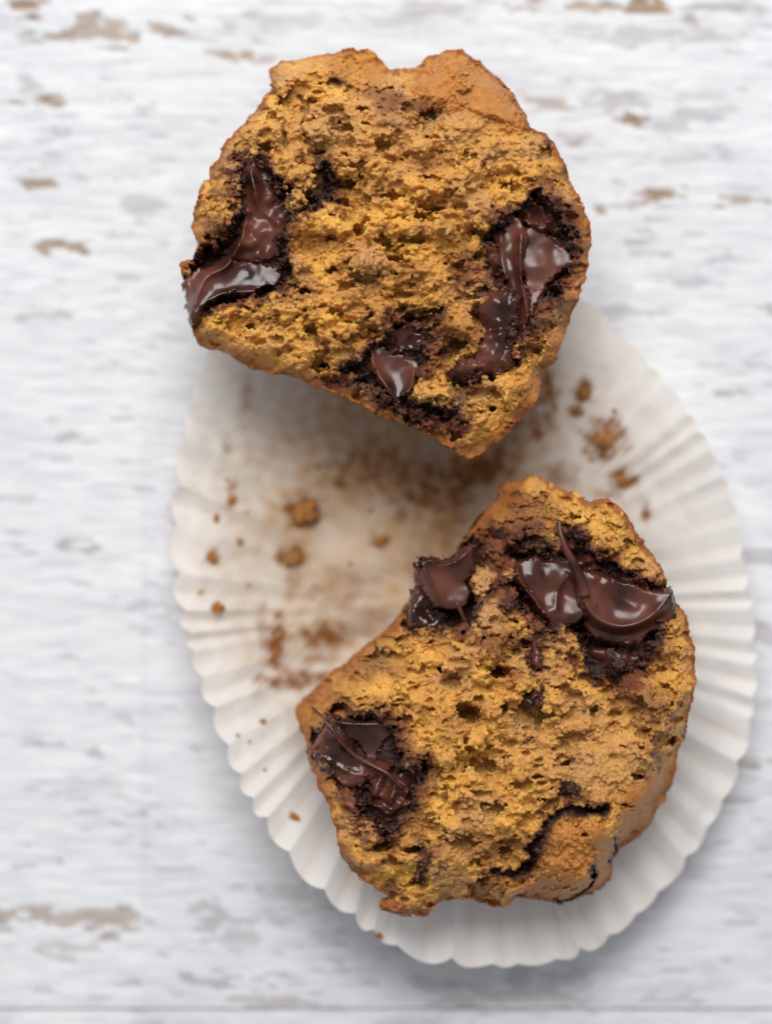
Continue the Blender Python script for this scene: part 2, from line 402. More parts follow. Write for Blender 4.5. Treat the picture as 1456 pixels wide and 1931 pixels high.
# ------------------------------------------------------------------ paper liner
RIM = [(1100, 566), (1170, 636), (1240, 710), (1300, 790), (1345, 870), (1385, 965), (1400, 1060), (1416, 1150), (1424, 1240), (1420, 1330), (1396, 1440), (1345, 1545), (1280, 1640), (1200, 1720),
       (1110, 1782), (1010, 1808), (910, 1810), (800, 1796), (715, 1752), (650, 1700), (580, 1640), (520, 1560), (462, 1470), (418, 1370), (376, 1260), (345, 1150), (332, 1060), (330, 960), (338, 870), (360, 760), (400, 660), (500, 580), (640, 540), (800, 520), (970, 525)]
def build_liner():
    cx, cy = 860, 1150
    P = catmull(RIM, 12, True); th = np.arctan2(-(P[:, 1] - cy), P[:, 0] - cx); rr = np.hypot(P[:, 0] - cx, P[:, 1] - cy)
    o = np.argsort(th); th, rr = th[o], rr[o]
    NT_, NR = 840, 90
    t = np.linspace(-math.pi, math.pi, NT_, endpoint=False)
    R = np.interp(t, np.r_[th[-1] - 2 * math.pi, th, th[0] + 2 * math.pi], np.r_[rr[-1], rr, rr[0]]) * S
    N = 60
    r0 = np.random.default_rng(5)
    ph = np.cumsum(1 + 0.3 * r0.standard_normal(N).clip(-1.3, 1.6)); ph = np.r_[0, ph / ph[-1]]
    phase = np.interp((t + math.pi) / (2 * math.pi), ph, np.arange(N + 1))
    w = 0.2 * np.cos(2 * math.pi * phase) + 0.85 * (np.abs((phase % 1) * 2 - 1) * 2 - 1)      # creased fold
    amp_j = np.interp(phase, np.arange(N + 1), np.clip(1 + 0.5 * r0.standard_normal(N + 1), .15, 2))
    def ang(vals):  # periodic interpolation over degrees
        d = np.degrees(t) % 360
        k = sorted(vals); return np.interp(d, [k[-1][0] - 360] + [a for a, _ in k] + [k[0][0] + 360], [k[-1][1]] + [b for _, b in k] + [k[0][1]])
    zr = ang([(0, 8), (40, 12), (75, 8), (130, 7), (165, 10), (200, 14), (230, 18), (255, 17), (275, 13), (310, 9), (335, 8)])
    fa = ang([(0, 0.4), (25, 0.3), (60, 0.3), (100, 0.6), (150, 0.6), (185, 0.35), (215, 0.38), (250, 0.8), (275, 1.0), (300, 1.4), (330, 1.3), (345, 0.8)]) * amp_j
    fr = ang([(0, .6), (60, .5), (150, .8), (200, .65), (250, .85), (300, .8), (340, .7)]) * np.clip(amp_j, .5, 1.4)
    pw = ang([(0, 1.6), (60, 1.8), (150, 1.4), (200, 1.5), (250, 1.2), (290, .8), (330, .8)])
    u = np.linspace(0, 1, NR)[:, None] ** 0.9
    base = 0.40                                               # flat bottom ends here
    v = np.clip((u - base) / (1 - base), 0, 1)
    rad = u * R[None, :] * (1 + 0.0 * v)
    lobe = np.abs(np.sin(math.pi * phase)) ** 0.8 * 2 - 1.2
    rad = rad + v ** 1.5 * (lobe * fr)[None, :]
    Z = 0.7 + zr[None, :] * (0.35 * v + 0.65 * v ** 1.6) + (w * fa)[None, :] * 0.75 * v ** pw[None, :] * smooth(0, .25, v)
    X = (cx - 728) * S + rad * np.cos(t)[None, :]; Y = (965.5 - cy) * S + rad * np.sin(t)[None, :]
    # rim lies below the plane of focus: keep its place in the world for its own height
    ks = (DIST + ZF - 8) / DIST
    X *= ks; Y *= ks
    # wrinkles of used paper
    wr = noise2((NR, NT_), 30, 3, 1.0, .4) * 0.12 + noise2((NR, NT_), 80, 4, 1.0, .35) * 0.45
    Z = Z + np.maximum(wr, -0.6) * smooth(0.05, .4, u)
    Z = np.maximum(Z, -0.3)
    px = X / TS + 728; py = 965.5 - Y / TS
    st = np.zeros(X.shape)
    rs = np.random.default_rng(12)
    STAINS_AND_SHADE = [(575, 965, 30, 26, .95), (552, 1050, 24, 16, .9), (560, 1095, 20, 30, .35), (820, 935, 60, 30, .8), (880, 890, 70, 25, .85), (930, 870, 40, 20, .7), (790, 900, 90, 40, .5), (715, 1020, 15, 14, .75), (640, 910, 16, 12, .6), (760, 960, 14, 30, .4), (700, 880, 70, 45, .55), (470, 760, 12, 40, .3), (640, 1110, 60, 30, .3), (690, 1160, 40, 50, .25), (1050, 900, 30, 20, .4), (1030, 740, 16, 70, .65), (1012, 800, 18, 30, .6),  # brown marks below the upper half: grease stains plus part of its shadow, painted in
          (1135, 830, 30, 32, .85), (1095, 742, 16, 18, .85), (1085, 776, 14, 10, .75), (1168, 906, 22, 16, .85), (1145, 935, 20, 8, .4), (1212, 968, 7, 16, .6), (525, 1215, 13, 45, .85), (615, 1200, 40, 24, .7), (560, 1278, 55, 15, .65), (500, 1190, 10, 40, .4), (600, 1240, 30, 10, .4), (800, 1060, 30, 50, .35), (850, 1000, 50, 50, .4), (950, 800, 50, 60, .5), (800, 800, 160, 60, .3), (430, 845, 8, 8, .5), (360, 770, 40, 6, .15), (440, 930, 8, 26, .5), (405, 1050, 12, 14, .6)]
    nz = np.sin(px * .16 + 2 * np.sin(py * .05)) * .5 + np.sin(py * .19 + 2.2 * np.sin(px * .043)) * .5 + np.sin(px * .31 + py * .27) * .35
    for a, b, sx, sy, k in STAINS_AND_SHADE:
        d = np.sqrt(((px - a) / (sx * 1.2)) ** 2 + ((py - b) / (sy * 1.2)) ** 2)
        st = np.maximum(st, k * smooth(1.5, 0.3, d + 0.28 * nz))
    gr = smooth(560, 120, np.hypot((px - 790) * 1.05, py - 1010) + 60 * nz) * 1.15
    gr = np.maximum(gr, 0.30 * smooth(.2, 1.4, -w)[None, :] * smooth(.1, .5, v))
    V = np.stack([X, Y, Z], -1).reshape(-1, 3)
    i = np.arange(NR * NT_).reshape(NR, NT_)
    Q = np.stack([i[:-1], i[1:], np.roll(i[1:], -1, 1), np.roll(i[:-1], -1, 1)], -1).reshape(-1, 4)
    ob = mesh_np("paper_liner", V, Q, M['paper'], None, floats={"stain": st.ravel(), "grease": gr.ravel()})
    tag(ob, "flattened white fluted paper muffin liner with grease stains under both muffin halves", "muffin liner")
    return ob, (px, py, Z)
liner, LP = build_liner()
_lx, _ly, _lz = LP[0].ravel(), LP[1].ravel(), LP[2].ravel()
def liner_z(px, py):
    return float(_lz[np.argmin((_lx - px) ** 2 + (_ly - py) ** 2)])

# ------------------------------------------------------------------ muffin halves
VX = 0.198
CR = dict(gold=(0.69, 0.365, 0.092), yellow=(0.82, 0.465, 0.100), tan=(0.57, 0.32, 0.130), crust=(0.34, 0.115, 0.020), dome=(0.52, 0.225, 0.050), stain=(0.17, 0.045, 0.018), soak=(0.042, 0.0125, 0.0080))
NB = {}
def bands():
    if not NB:
        sh = (280, 280, 80)
        NB['a'] = fbm3(sh, 8.0 / VX, 101, 3.3, 1.35); NB['b'] = fbm3(sh, 2.5 / VX, 102, 2.4); NB['c'] = noise3(sh, 1.25 / VX, 103); NB['d'] = noise3(sh, 0.62 / VX, 104)
    return NB

def col(name): return np.array(CR[name])

class Half:
    def __init__(s, name, outline, origin, box):
        s.outline = outline; s.ox, s.oy = origin
        s.xs = np.arange(box[0], box[2], VX / S); s.ys = np.arange(box[1], box[3], VX / S)
        s.X, s.Y = np.meshgrid(s.xs, s.ys)              # rows run down the photograph
        s.sh = s.X.shape
        s.na = fbm2(s.sh, 34, 51, 1.9); s.nb = fbm2(s.sh, 10, 52, 1.5)
        s.wx = s.X + 7 * s.na + 3 * s.nb; s.wy = s.Y + 7 * np.roll(s.na, 77, 1) + 3 * np.roll(s.nb, 55, 0)
        s.D = (sd_poly(outline, s.X, s.Y, 3) + 0.3 * s.nb + 2.2 * s.na) * S     # mm inside the outline
        s.H0 = np.full(s.sh, ZF, float); s.Hd = np.zeros(s.sh); s.rock = np.zeros(s.sh)
        s.wet = np.zeros(s.sh); s.rough = np.ones(s.sh)
        s.C = np.broadcast_to(col('gold'), s.sh + (3,)).copy()
        s.pores = []; s.lumps = []
        s.root = empty(name, ((s.ox - 728) * S * MM, (965.5 - s.oy) * S * MM, 0))
    def loc(s, x, y, z): return ((x - s.ox) * S, (s.oy - y) * S, z)
    def paint(s, m, c):
        m = np.clip(m, 0, 1)[..., None]; s.C = s.C * (1 - m) + col(c) * m
    def spot(s, x, y, a, b, warp=True):
        X, Y = (s.wx, s.wy) if warp else (s.X, s.Y)
        return np.sqrt(((X - x) / a) ** 2 + ((Y - y) / b) ** 2)
    def cavity(s, poly, depth, soft=18, halo=26):
        d = sd_poly(poly, s.wx, s.wy)
        s.Hd -= depth * smooth(-soft * 0.3, soft, d)
        s.wet = np.maximum(s.wet, smooth(-halo * .45, 5, d + 6 * s.nb))
        s.rough *= 1 - 0.62 * smooth(-4, 14, d)
        s.paint(0.95 * smooth(-halo * 1.6, -2, d + 11 * s.na), 'stain')
        return d
    def line(s, pts, w, depth, wet=1.0, warp=True):
        d, t = d_line(pts, s.wx, s.wy) if warp else d_line(pts, s.X + 2 * s.na, s.Y + 2 * s.nb)
        w = w * np.clip(0.95 + 0.45 * s.na + .3 * s.nb, .6, 1.8)
        s.paint(.6 * smooth(2.2, .8, d / w), 'stain')
        s.Hd -= depth * smooth(1, .25, d / w)
        s.wet = np.maximum(s.wet, wet * smooth(1.3, .5, d / w))
    def crust_zone(s, m):
        m = np.clip(m, 0, 1); s.rough *= 1 - 0.62 * m; s.paint(m, 'dome')
    def build(s, lo=-9.5, hi=4.5, n_pores=1700, n_gran=30000, seed=1):
        r = np.random.default_rng(seed)
        nz = int((hi - lo) / VX); zs = lo + VX * np.arange(nz)
        bn = bands()
        ny, nx = s.sh
        def tile(a, sh0):
            reps = [-(-q // p) for q, p in zip((ny, nx, nz), a.shape)]
            return np.tile(np.roll(a, sh0, (0, 1)), reps)[:ny, :nx, :nz]
        q = (seed * 37, seed * 91)
        F = ((s.Hd + s.rock * (0.12 + .88 * s.rough))[..., None] - zs[None, None, :]).astype(np.float32)
        nd_ = tile(bn['d'], q); nc_ = tile(bn['c'], q); nb_ = tile(bn['b'], q)
        s.rough *= (0.10 + 0.90 * smooth(0.7, 3.4, s.D)) * (0.75 + 0.25 * smooth(-1.2, .8, fbm2(s.sh, 70, 57, 2.4)))
        rg = s.rough[..., None].astype(np.float32)
        F += rg * (1.05 * tile(bn['a'], q) + 0.13 * nb_ + 0.04 * nc_) + (0.05 * rg + 0.032) * nd_
        F = np.minimum(F, (s.D[..., None] + 0.03 * nd_ + 0.05 * nc_).astype(np.float32))
        def ball(cx, cy, cz, rad, sign, wob, ex=1.0, ey=1.0):
            ix, iy, iz = (cx - s.xs[0]) * S / VX, (cy - s.ys[0]) * S / VX, (cz - lo) / VX
            R_ = rad * 1.35 / VX + 2; rx, ry = R_ * ex, R_ * ey
            a0, a1 = max(0, int(iy - ry)), min(ny, int(iy + ry) + 2); b0, b1 = max(0, int(ix - rx)), min(nx, int(ix + rx) + 2); c0, c1 = max(0, int(iz - R_)), min(nz, int(iz + R_) + 2)
            if a1 <= a0 or b1 <= b0 or c1 <= c0: return
            d = np.sqrt((((np.arange(b0, b1) - ix) / ex) ** 2)[None, :, None] + (((np.arange(a0, a1) - iy) / ey) ** 2)[:, None, None] + ((np.arange(c0, c1) - iz) ** 2)[None, None, :]) * VX
            w = F[a0:a1, b0:b1, c0:c1]
            f = (rad - d + wob * nb_[a0:a1, b0:b1, c0:c1] + wob * .35 * nd_[a0:a1, b0:b1, c0:c1]).astype(np.float32)
            F[a0:a1, b0:b1, c0:c1] = np.maximum(w, f) if sign > 0 else np.minimum(w, -f)
        def topz(i, j):          # actual surface height of a column
            c = F[i, j]; k = np.nonzero(c > 0)[0]
            return zs[k[-1]] if len(k) else lo
        free = np.argwhere((s.D > 1.2) & (s.rough > .5))
        for i, j in free[r.integers(0, len(free), n_pores)]:
            rad = min(0.34 * (r.pareto(1.75) + 1), 2.3)
            ball(s.xs[j], s.ys[i], topz(i, j) + (r.uniform(.1, .75) if r.random() < .6 else r.uniform(-.8, .1)) * rad, rad, -1, 0.05 + .12 * rad, r.uniform(.8, 1.5), r.uniform(.65, 1.0))
        for x, y, rad, dz in s.lumps:
            i, j = int((y - s.ys[0]) * S / VX), int((x - s.xs[0]) * S / VX)
            for k in range(7):
                ball(x + r.normal(0, 4.2) * rad, y + r.normal(0, 3.4) * rad, dz + r.normal(0, .25) * rad, rad * r.uniform(.5, .9), 1, 0.22)
        free = np.argwhere((s.D > 1.9) & (s.rough > .3) & (fbm2(s.sh, 60, 58, 2.2) + 1.4 * r.standard_normal(s.sh) > -.6))
        for i, j in free[r.integers(0, len(free), n_gran)]:
            rad = r.uniform(.17, .36) if r.random() < .95 else r.uniform(.36, .6)
            ball(s.xs[j], s.ys[i], topz(i, j) + r.uniform(-.8, .35) * rad, rad, 1, 0.04, r.uniform(.8, 1.3), r.uniform(.8, 1.2))
        free = np.argwhere((s.D > 2.0) & (s.rough > .6) & (s.wet < .2))
        for i, j in free[r.integers(0, len(free), 260)]:
            rad = min(0.45 * (r.pareto(2.2) + 1), 1.5)
            tz = topz(i, j); ex, ey = r.uniform(.9, 1.8), r.uniform(.6, 1.0)
            ball(s.xs[j], s.ys[i], tz - .15 * rad, rad, -1, 0.05 + .16 * rad, ex, ey)
            ball(s.xs[j] + r.normal(0, 4) * rad, s.ys[i] + r.normal(0, 2) * rad, tz - .9 * rad, rad * .8, -1, 0.1, ex, ey)
        for x, y, rad, ex, ey in s.pores:
            i, j = int((y - s.ys[0]) * S / VX), int((x - s.xs[0]) * S / VX)
            tz = topz(i, j)
            for k in range(4):
                ball(x + r.normal(0, 3) * rad * ex, y + r.normal(0, 3) * rad * ey, tz - (0.1 + .55 * k) * rad, rad * r.uniform(.8, 1.05), -1, 0.08 + .1 * rad, ex, ey)
        # closed hollows inside the crumb become solid, loose islands above it are dropped
        air = F <= 0
        F[air & ~open_to_sky(air)] = 0.12
        sol = F > 0; sd = np.zeros_like(sol); sd[..., 0] = True
        F[sol & ~reachable(sol, sd)] = -0.3
        F[:, :, 1:-1] = 0.76 * F[:, :, 1:-1] + 0.12 * (F[:, :, :-2] + F[:, :, 2:])
        del air, sol, sd
        F[0] = F[-1] = -1; F[:, 0] = F[:, -1] = -1; F[..., -1] = -1
        V, Q = surface_nets(F)
        iy = np.clip(V[:, 0], 0, ny - 1.001); ix = np.clip(V[:, 1], 0, nx - 1.001)
        def samp(A):
            y0 = iy.astype(int); x0 = ix.astype(int); fy = iy - y0; fx = ix - x0
            if A.ndim == 3: fy = fy[:, None]; fx = fx[:, None]
            return A[y0, x0] * (1 - fy) * (1 - fx) + A[y0 + 1, x0] * fy * (1 - fx) + A[y0, x0 + 1] * (1 - fy) * fx + A[y0 + 1, x0 + 1] * fy * fx
        zl = lo + V[:, 2] * VX
        px = s.xs[0] + V[:, 1] * VX / S; py = s.ys[0] + V[:, 0] * VX / S
        P = np.stack([(px - s.ox) * S, (s.oy - py) * S, samp(s.H0) + zl], 1)
        C = samp(s.C); W = samp(s.wet); D_ = samp(s.D)
        # browned skin on the outside of the half and on its rim
        sk = smooth(1.5, 0.35, D_ + 0.3 * samp(s.nb) + .3 * samp(s.na)) * (1 - W)
        C = C * (1 - sk[:, None]) + col('crust') * sk[:, None]
        C = C * (1 - W[:, None]) + col('soak') * W[:, None]
        Q = Q[:, ::-1]
        keep = (zl[Q] > lo + 0.5).all(1) & ~((zl[Q] < -4.3) & (D_[Q] < 0.9)).all(1)
        Q = Q[keep]
        used = np.unique(Q); re = np.full(len(P), -1); re[used] = np.arange(len(used))
        Q = re[Q]
        s.topmap = None
        return mesh_np("crumb", P[used], Q, M['crumb'], s.root, cols=C[used], floats={"wet": W[used]})
    def shell(s, n=420):
        P = catmull(s.outline, 8, True)
        seg = np.r_[0, np.cumsum(np.hypot(*np.diff(np.r_[P, P[:1]], axis=0).T))]
        q = np.linspace(0, seg[-1], n, endpoint=False)
        ox = np.interp(q, seg, np.r_[P[:, 0], P[0, 0]]); oy = np.interp(q, seg, np.r_[P[:, 1], P[0, 1]])
        cx, cy = ox.mean(), oy.mean()
        i = np.clip(((oy - s.ys[0]) * S / VX).astype(int), 0, s.sh[0] - 1); j = np.clip(((ox - s.xs[0]) * S / VX).astype(int), 0, s.sh[1] - 1)
        zt = gblur(s.H0, 3)[i, j] - 3.2
        K = 44; u = np.linspace(1, 0, K)
        nn = noise2((K, n), 22, 8) * 0.35
        zz = 0.9 + (zt[None, :] - 0.9) * (1 - (1 - u[:, None] ** 2.6) ** 0.55)
        f = u[:, None] * (1 - 0.010)
        X = (cx + (ox - cx)[None, :] * f - s.ox) * S + nn * u[:, None] * 0.3; Y = (s.oy - cy - (oy - cy)[None, :] * f) * S
        V = np.stack([X, Y, zz + nn * .3 * u[:, None]], -1).reshape(-1, 3)
        k = np.arange(K * n).reshape(K, n)
        Q = np.stack([k[:-1], np.roll(k[:-1], -1, 1), np.roll(k[1:], -1, 1), k[1:]], -1).reshape(-1, 4)
        return mesh_np("crust", V, Q, M['crust'], s.root)
    # a pool or pulled sheet of chocolate: z0 height, slope per mm, raised rim, sharp fold lines
    def choc(s, poly, z0, gx=0, gy=0, rim=0.0, rimw=1.0, dome=0.0, folds=(), bump=0.12, wl=4.0, edge=0.9, seed=1, lumps=(), strands=(), warp=0.6):
        P = np.array(poly); st = 1.5
        x = np.arange(P[:, 0].min() - 16, P[:, 0].max() + 16, st); y = np.arange(P[:, 1].min() - 16, P[:, 1].max() + 16, st)
        X, Y = np.meshgrid(x, y)
        na = gblur(fbm2(X.shape, wl / (st * S), seed, 3.4), 2.2); nb = fbm2(X.shape, 1.6 / (st * S), seed + 1, 2.0)
        d = (sd_poly(poly, X, Y) + warp * 9 * na + warp * 3.2 * nb) * S; edge = edge * 1.25
        cx, cy = P[:, 0].mean(), P[:, 1].mean()
        Z = z0 + gx * (X - cx) * S + gy * (cy - Y) * S + bump * 1.3 * na
        Z += rim * np.exp(-((d - edge * .7) / rimw) ** 2)
        dm = max(d.max(), 1e-3)
        Z += dome * (1 - (1 - np.clip(d / dm, 0, 1)) ** 2)
        for fo in folds:
            pts, h, w = fo[:3]; drop = fo[3] if len(fo) > 3 else 0
            q, t, sg = d_line(pts, X, Y, signed=True)
            tp = np.minimum(1, np.minimum(t, 1 - t) * 6 + .15)
            Z += h * tp * np.exp(-(np.sqrt((q * S) ** 2 + 0.09) - 0.3) / w)
            if drop: Z -= abs(drop) * tp * smooth(0, 2.2, q * S * sg * (1 if drop > 0 else -1))
        for a, b, rr, h in lumps:
            Z += h * np.exp(-(((X - a) ** 2 + (Y - b) ** 2) / (rr * rr)))
        e = np.clip(d / edge, -1, 1)
        Z -= np.where(e < 1, (1 - e) ** 2 * 1.1, 0) + 0.35
        keep = d > -0.55
        ny, nx = X.shape
        Qs = grid_quads(ny, nx)[:, ::-1]
        Qs = Qs[keep.ravel()[Qs].all(1)]
        used = np.unique(Qs)
        if len(used) == 0: return None
        V = np.stack([(X - s.ox) * S, (s.oy - Y) * S, Z], -1).reshape(-1, 3)
        re = np.full(len(V), -1); re[used] = np.arange(len(used))
        # real thickness: the underside closes 2.6 mm lower
        T = V[used]; Bt = T.copy(); Bt[:, 2] -= 2.6
        q = re[Qs]; m = len(T)
        from_e = np.concatenate([q[:, [0, 1]], q[:, [1, 2]], q[:, [2, 3]], q[:, [3, 0]]])
        key = {}
        a_, b_ = from_e.min(1).astype(np.int64), from_e.max(1).astype(np.int64)
        kk = a_ * m + b_; un, inv, cnt = np.unique(kk, return_inverse=True, return_counts=True)
        bd = from_e[cnt[inv] == 1]
        Qa = np.concatenate([q, q[:, ::-1] + m, np.stack([bd[:, 1], bd[:, 0], bd[:, 0] + m, bd[:, 1] + m], 1)])
        ob = mesh_np("melted_chocolate", np.concatenate([T, Bt]), Qa, M['choc'], s.root)
        for pts, r0, r1 in strands: s.strand(pts, r0, r1, ob)
        return ob
    def strand(s, pts, r0, r1, parent):
        P = catmull([s.loc(*p) for p in pts], 8); n = len(P); K = 10; V = []
        for i in range(n):
            t = P[min(i + 1, n - 1)] - P[max(i - 1, 0)]; t /= np.linalg.norm(t) + 1e-9
            a = np.cross(t, (0, 0, 1.0)); a /= np.linalg.norm(a) + 1e-9; b = np.cross(a, t)
            f = i / (n - 1); rr = r0 + (r1 - r0) * f
            if i in (0, n - 1): rr *= 0.05
            for k in range(K):
                g = 2 * math.pi * k / K
                V.append(P[i] + rr * (math.cos(g) * a + math.sin(g) * b))
        k = np.arange(n * K).reshape(n, K)
        Q = np.stack([k[:-1], k[1:], np.roll(k[1:], -1, 1), np.roll(k[:-1], -1, 1)], -1).reshape(-1, 4)
        return mesh_np("chocolate_strand", np.array(V), Q[:, ::-1], M['choc'], parent)

# ---- the upper half
U_OUT = [(500, 125), (530, 112), (570, 108), (610, 94), (650, 88), (690, 92), (715, 106), (728, 121), (760, 127), (790, 124), (815, 101), (850, 91), (885, 95), (915, 116), (950, 148), (975, 183), (998, 220), (1004, 240), (1032, 250), (1058, 280), (1075, 320), (1090, 360), (1108, 400), (1122, 432), (1118, 475), (1110, 520),
         (1088, 575), (1065, 640), (1045, 682), (1024, 708), (1021, 738), (985, 790), (940, 835), (885, 860), (850, 848), (790, 806), (740, 795), (700, 772), (640, 742), (580, 718), (520, 702), (460, 684), (410, 657), (368, 640), (348, 604), (354, 588), (346, 560), (340, 522), (330, 492), (356, 484), (370, 455), (356, 420), (360, 392), (372, 350), (393, 316), (405, 290), (430, 255), (470, 215), (498, 182), (508, 150)]
U_OUT = [(x, y - 15 * min(1, max(0, (330 - y) / 180))) for x, y in U_OUT]      # the crown stands lower than the torn face
u = Half("muffin_half", U_OUT, (725, 470), (300, 60, 1150, 890))
tag(u.root, "upper torn muffin half with three melted chocolate pockets, over the liner's top edge", "muffin half", "two halves of one torn muffin")
X, Y = u.X, u.Y
u.H0 += 1.0 * np.exp(-(((X - 740) / 220) ** 2 + ((Y - 450) / 160) ** 2))
u.H0 -= 7.0 * smooth(300, 60, Y) ** 1.6
u.H0 -= 4.5 * smooth(6, 0, u.D) ** 1.4
u.H0 -= 2.0 * smooth(520, 340, X)
u.H0 = gblur(u.H0, 6)
u.rock += 0.9 * noise2(u.sh, 11 / VX, 61, 1.2, .9)
u.rock += 1.1 * smooth(.2, 1.4, noise2(u.sh, 5.5 / VX, 62, 1.25, .9)) - 1.6 * smooth(.7, 1.8, fbm2(u.sh, 6.5 / VX, 63, 2.3, 1.35, .9))
# colours of the crumb
u.paint(0.75 * smooth(.1, 1.4, noise2(u.sh, 9 / VX, 64, 1.5, 1)), 'yellow')
u.paint(0.8 * smooth(.1, 1.4, noise2(u.sh, 12 / VX, 65, 1.5, 1)), 'tan')
u.paint(0.5 * smooth(1.0, 0.4, u.spot(730, 240, 320, 120)), 'tan')
u.paint(0.5 * smooth(1.0, 0.4, u.spot(560, 620, 220, 60)), 'yellow')
u.paint(0.5 * smooth(4.5, 1.0, u.D) * smooth(500, 640, Y), 'crust')
u.paint(0.34 * smooth(.5, 1.9, fbm2(u.sh, 50, 67, 2.2)), 'stain')
# the crown's crust along the top
cap = sd_poly([(795, 118), (850, 80), (900, 85), (960, 150), (1010, 230), (985, 250), (900, 225), (860, 205), (815, 200), (775, 165)], u.wx, u.wy)
u.crust_zone(smooth(-6, 14, cap))
u.Hd += 1.8 * smooth(-4, 26, cap) + 1.6 * smooth(1, 0, u.spot(880, 150, 34, 24))
u.rough *= 1 - 0.55 * smooth(1.1, .5, u.spot(930, 240, 150, 90)) - 0.45 * smooth(1.1, .5, u.spot(720, 190, 170, 70))
u.crust_zone(0.7 * smooth(-10, 8, sd_poly([(600, 90), (650, 80), (720, 100), (740, 130), (690, 160), (640, 130)], u.wx, u.wy)))
for x, y, a, b, k in [(640, 140, 24, 22, .9), (760, 190, 70, 26, .75), (800, 205, 30, 22, .85), (740, 230, 40, 12, .7), (640, 235, 14, 10, .7), (700, 170, 40, 18, .5), (1045, 265, 22, 12, .9), (870, 505, 36, 46, .8), (840, 650, 60, 60, .75), (690, 560, 70, 50, .35), (560, 540, 60, 34, .35), (760, 510, 60, 20, .4), (905, 640, 30, 80, .6), (400, 430, 40, 30, .6), (420, 350, 20, 60, .4), (830, 390, 40, 14, .4), (640, 475, 50, 16, .3)]:
    u.paint(k * smooth(1.2, .4, u.spot(x, y, a, b)), 'stain')
u.wet = np.maximum(u.wet, 0.8 * smooth(1, .6, u.spot(802, 205, 20, 18))); u.Hd -= 1.5 * smooth(1.1, .4, u.spot(802, 205, 26, 18))
u.wet = np.maximum(u.wet, 0.55 * smooth(1, .5, u.spot(640, 142, 16, 14)))
u.wet = np.maximum(u.wet, 0.5 * smooth(1, .5, u.spot(1045, 262, 16, 9)))
# cavities
u.cavity([(455, 300), (485, 290), (515, 330), (540, 352), (580, 315), (610, 305), (635, 345), (630, 380), (590, 395), (550, 410), (535, 450), (535, 520), (525, 550), (470, 570), (400, 575), (352, 600), (347, 510), (400, 460), (440, 420), (445, 350)], 6.0, halo=17)
u.cavity([(912, 430), (955, 408), (985, 385), (1010, 365), (1050, 382), (1082, 425), (1084, 485), (1058, 540), (1012, 600), (985, 640), (960, 600), (935, 540), (925, 490)], 6.0)
u.cavity([(640, 694), (690, 668), (730, 625), (775, 605), (800, 625), (796, 690), (796, 740), (840, 772), (870, 795), (845, 808), (790, 788), (740, 770), (690, 733), (645, 712)], 5.5)
for x, y, r_ in [(556, 376, 20), (568, 326, 34), (536, 320, 20), (800, 740, 26), (868, 752, 30), (1030, 425, 12), (770, 626, 9)]:
    k = smooth(1.2, .7, u.spot(x, y, r_, r_)); u.wet *= 1 - k; u.paint(k, 'gold'); u.paint(k * .4, 'tan')
u.line([(770, 610), (830, 590), (800, 640)], 12, 1.5, .7)
u.line([(850, 790), (880, 740), (900, 700)], 10, 1.0, .6)
u.Hd -= 1.6 * smooth(-10, 16, sd_poly([(905, 560), (940, 540), (980, 590), (970, 700), (860, 720), (880, 670), (905, 640)], u.wx, u.wy))
# deep pores and crevices seen in the photograph
u.pores += [(540, 250, 1.3, .6, 2.2), (625, 205, 1.3, 1.6, .7), (590, 185, 1.0, 1.4, .8), (652, 290, .9, 1, 1), (955, 352, 1.4, .9, 1.1), (820, 392, 1.5, 2.0, .6), (740, 490, 1.5, 2.0, .6), (650, 540, 1.4, 1.8, .7), (700, 595, 1.3, 1, 1), (630, 505, 1.2, 1.4, .7), (880, 305, 1.0, 1.2, .8), (760, 555, 1.4, 2.2, .6), (560, 600, 1.2, 1.2, .8), (540, 660, 1.2, 1.2, .9), (470, 640, 1.0, 1.4, .7), (605, 690, 1.2, 2, .7), (590, 640, 1.0, 1, 1), (935, 770, 1.3, .9, 1.3), (730, 370, 1.2, 2.2, .5), (680, 330, 1.0, 1.6, .7), (860, 430, 1.0, 1.4, .7), (800, 330, 1.0, 1.8, .6), (600, 420, .9, 1.4, .8), (690, 420, .9, 1.8, .6)]
u.lumps += [(555, 375, 1.5, -0.6), (560, 322, 1.6, -.2), (530, 318, 1.4, -.2), (575, 345, 1.1, -1.5), (560, 575, 2.0, .9), (545, 590, 1.6, .7), (530, 150, 1.4, .2), (830, 440, 2.2, 1.1), (600, 245, 2.0, .9), (780, 430, 1.8, 1.0), (870, 350, 1.6, .8), (700, 440, 1.8, .8), (650, 620, 1.6, .5), (910, 560, 1.2, .5), (1030, 420, .8, -2.5), (800, 740, 1.6, -1.5), (870, 750, 1.8, -.6), (985, 720, 1.8, .2), (770, 625, .7, -1.2), (900, 415, 1.4, .4), (420, 590, 1.4, .2), (690, 500, 1.8, .8)]
u.build(seed=1, n_pores=1200)
u.shell()
# chocolate
u.choc([(352, 514), (395, 494), (440, 480), (490, 484), (532, 512), (518, 542), (470, 553), (430, 554), (402, 564), (378, 584), (359, 608), (350, 560)], 31.6, gx=0.02, gy=-0.14, bump=.10, seed=71,
       folds=[([(359, 606), (370, 560), (388, 522), (425, 500), (444, 468), (455, 425)], 1.5, .8, -1.8), ([(362, 604), (378, 580), (405, 558), (440, 548), (500, 546), (524, 534)], .9, .8, 1.2)], edge=.5, lumps=[(450, 520, 40, -.7)])
u.choc([(462, 295), (500, 305), (512, 350), (548, 395), (545, 440), (530, 478), (490, 492), (440, 494), (420, 480), (450, 400), (446, 350)], 30.2, gx=.1, gy=.03, dome=.5, bump=.35, wl=4.0, seed=73, folds=[([(463, 392), (458, 430), (448, 462), (432, 492)], 1.6, .6, 1.0), ([(470, 310), (478, 350), (490, 390), (530, 425)], .9, .8)], edge=.8)
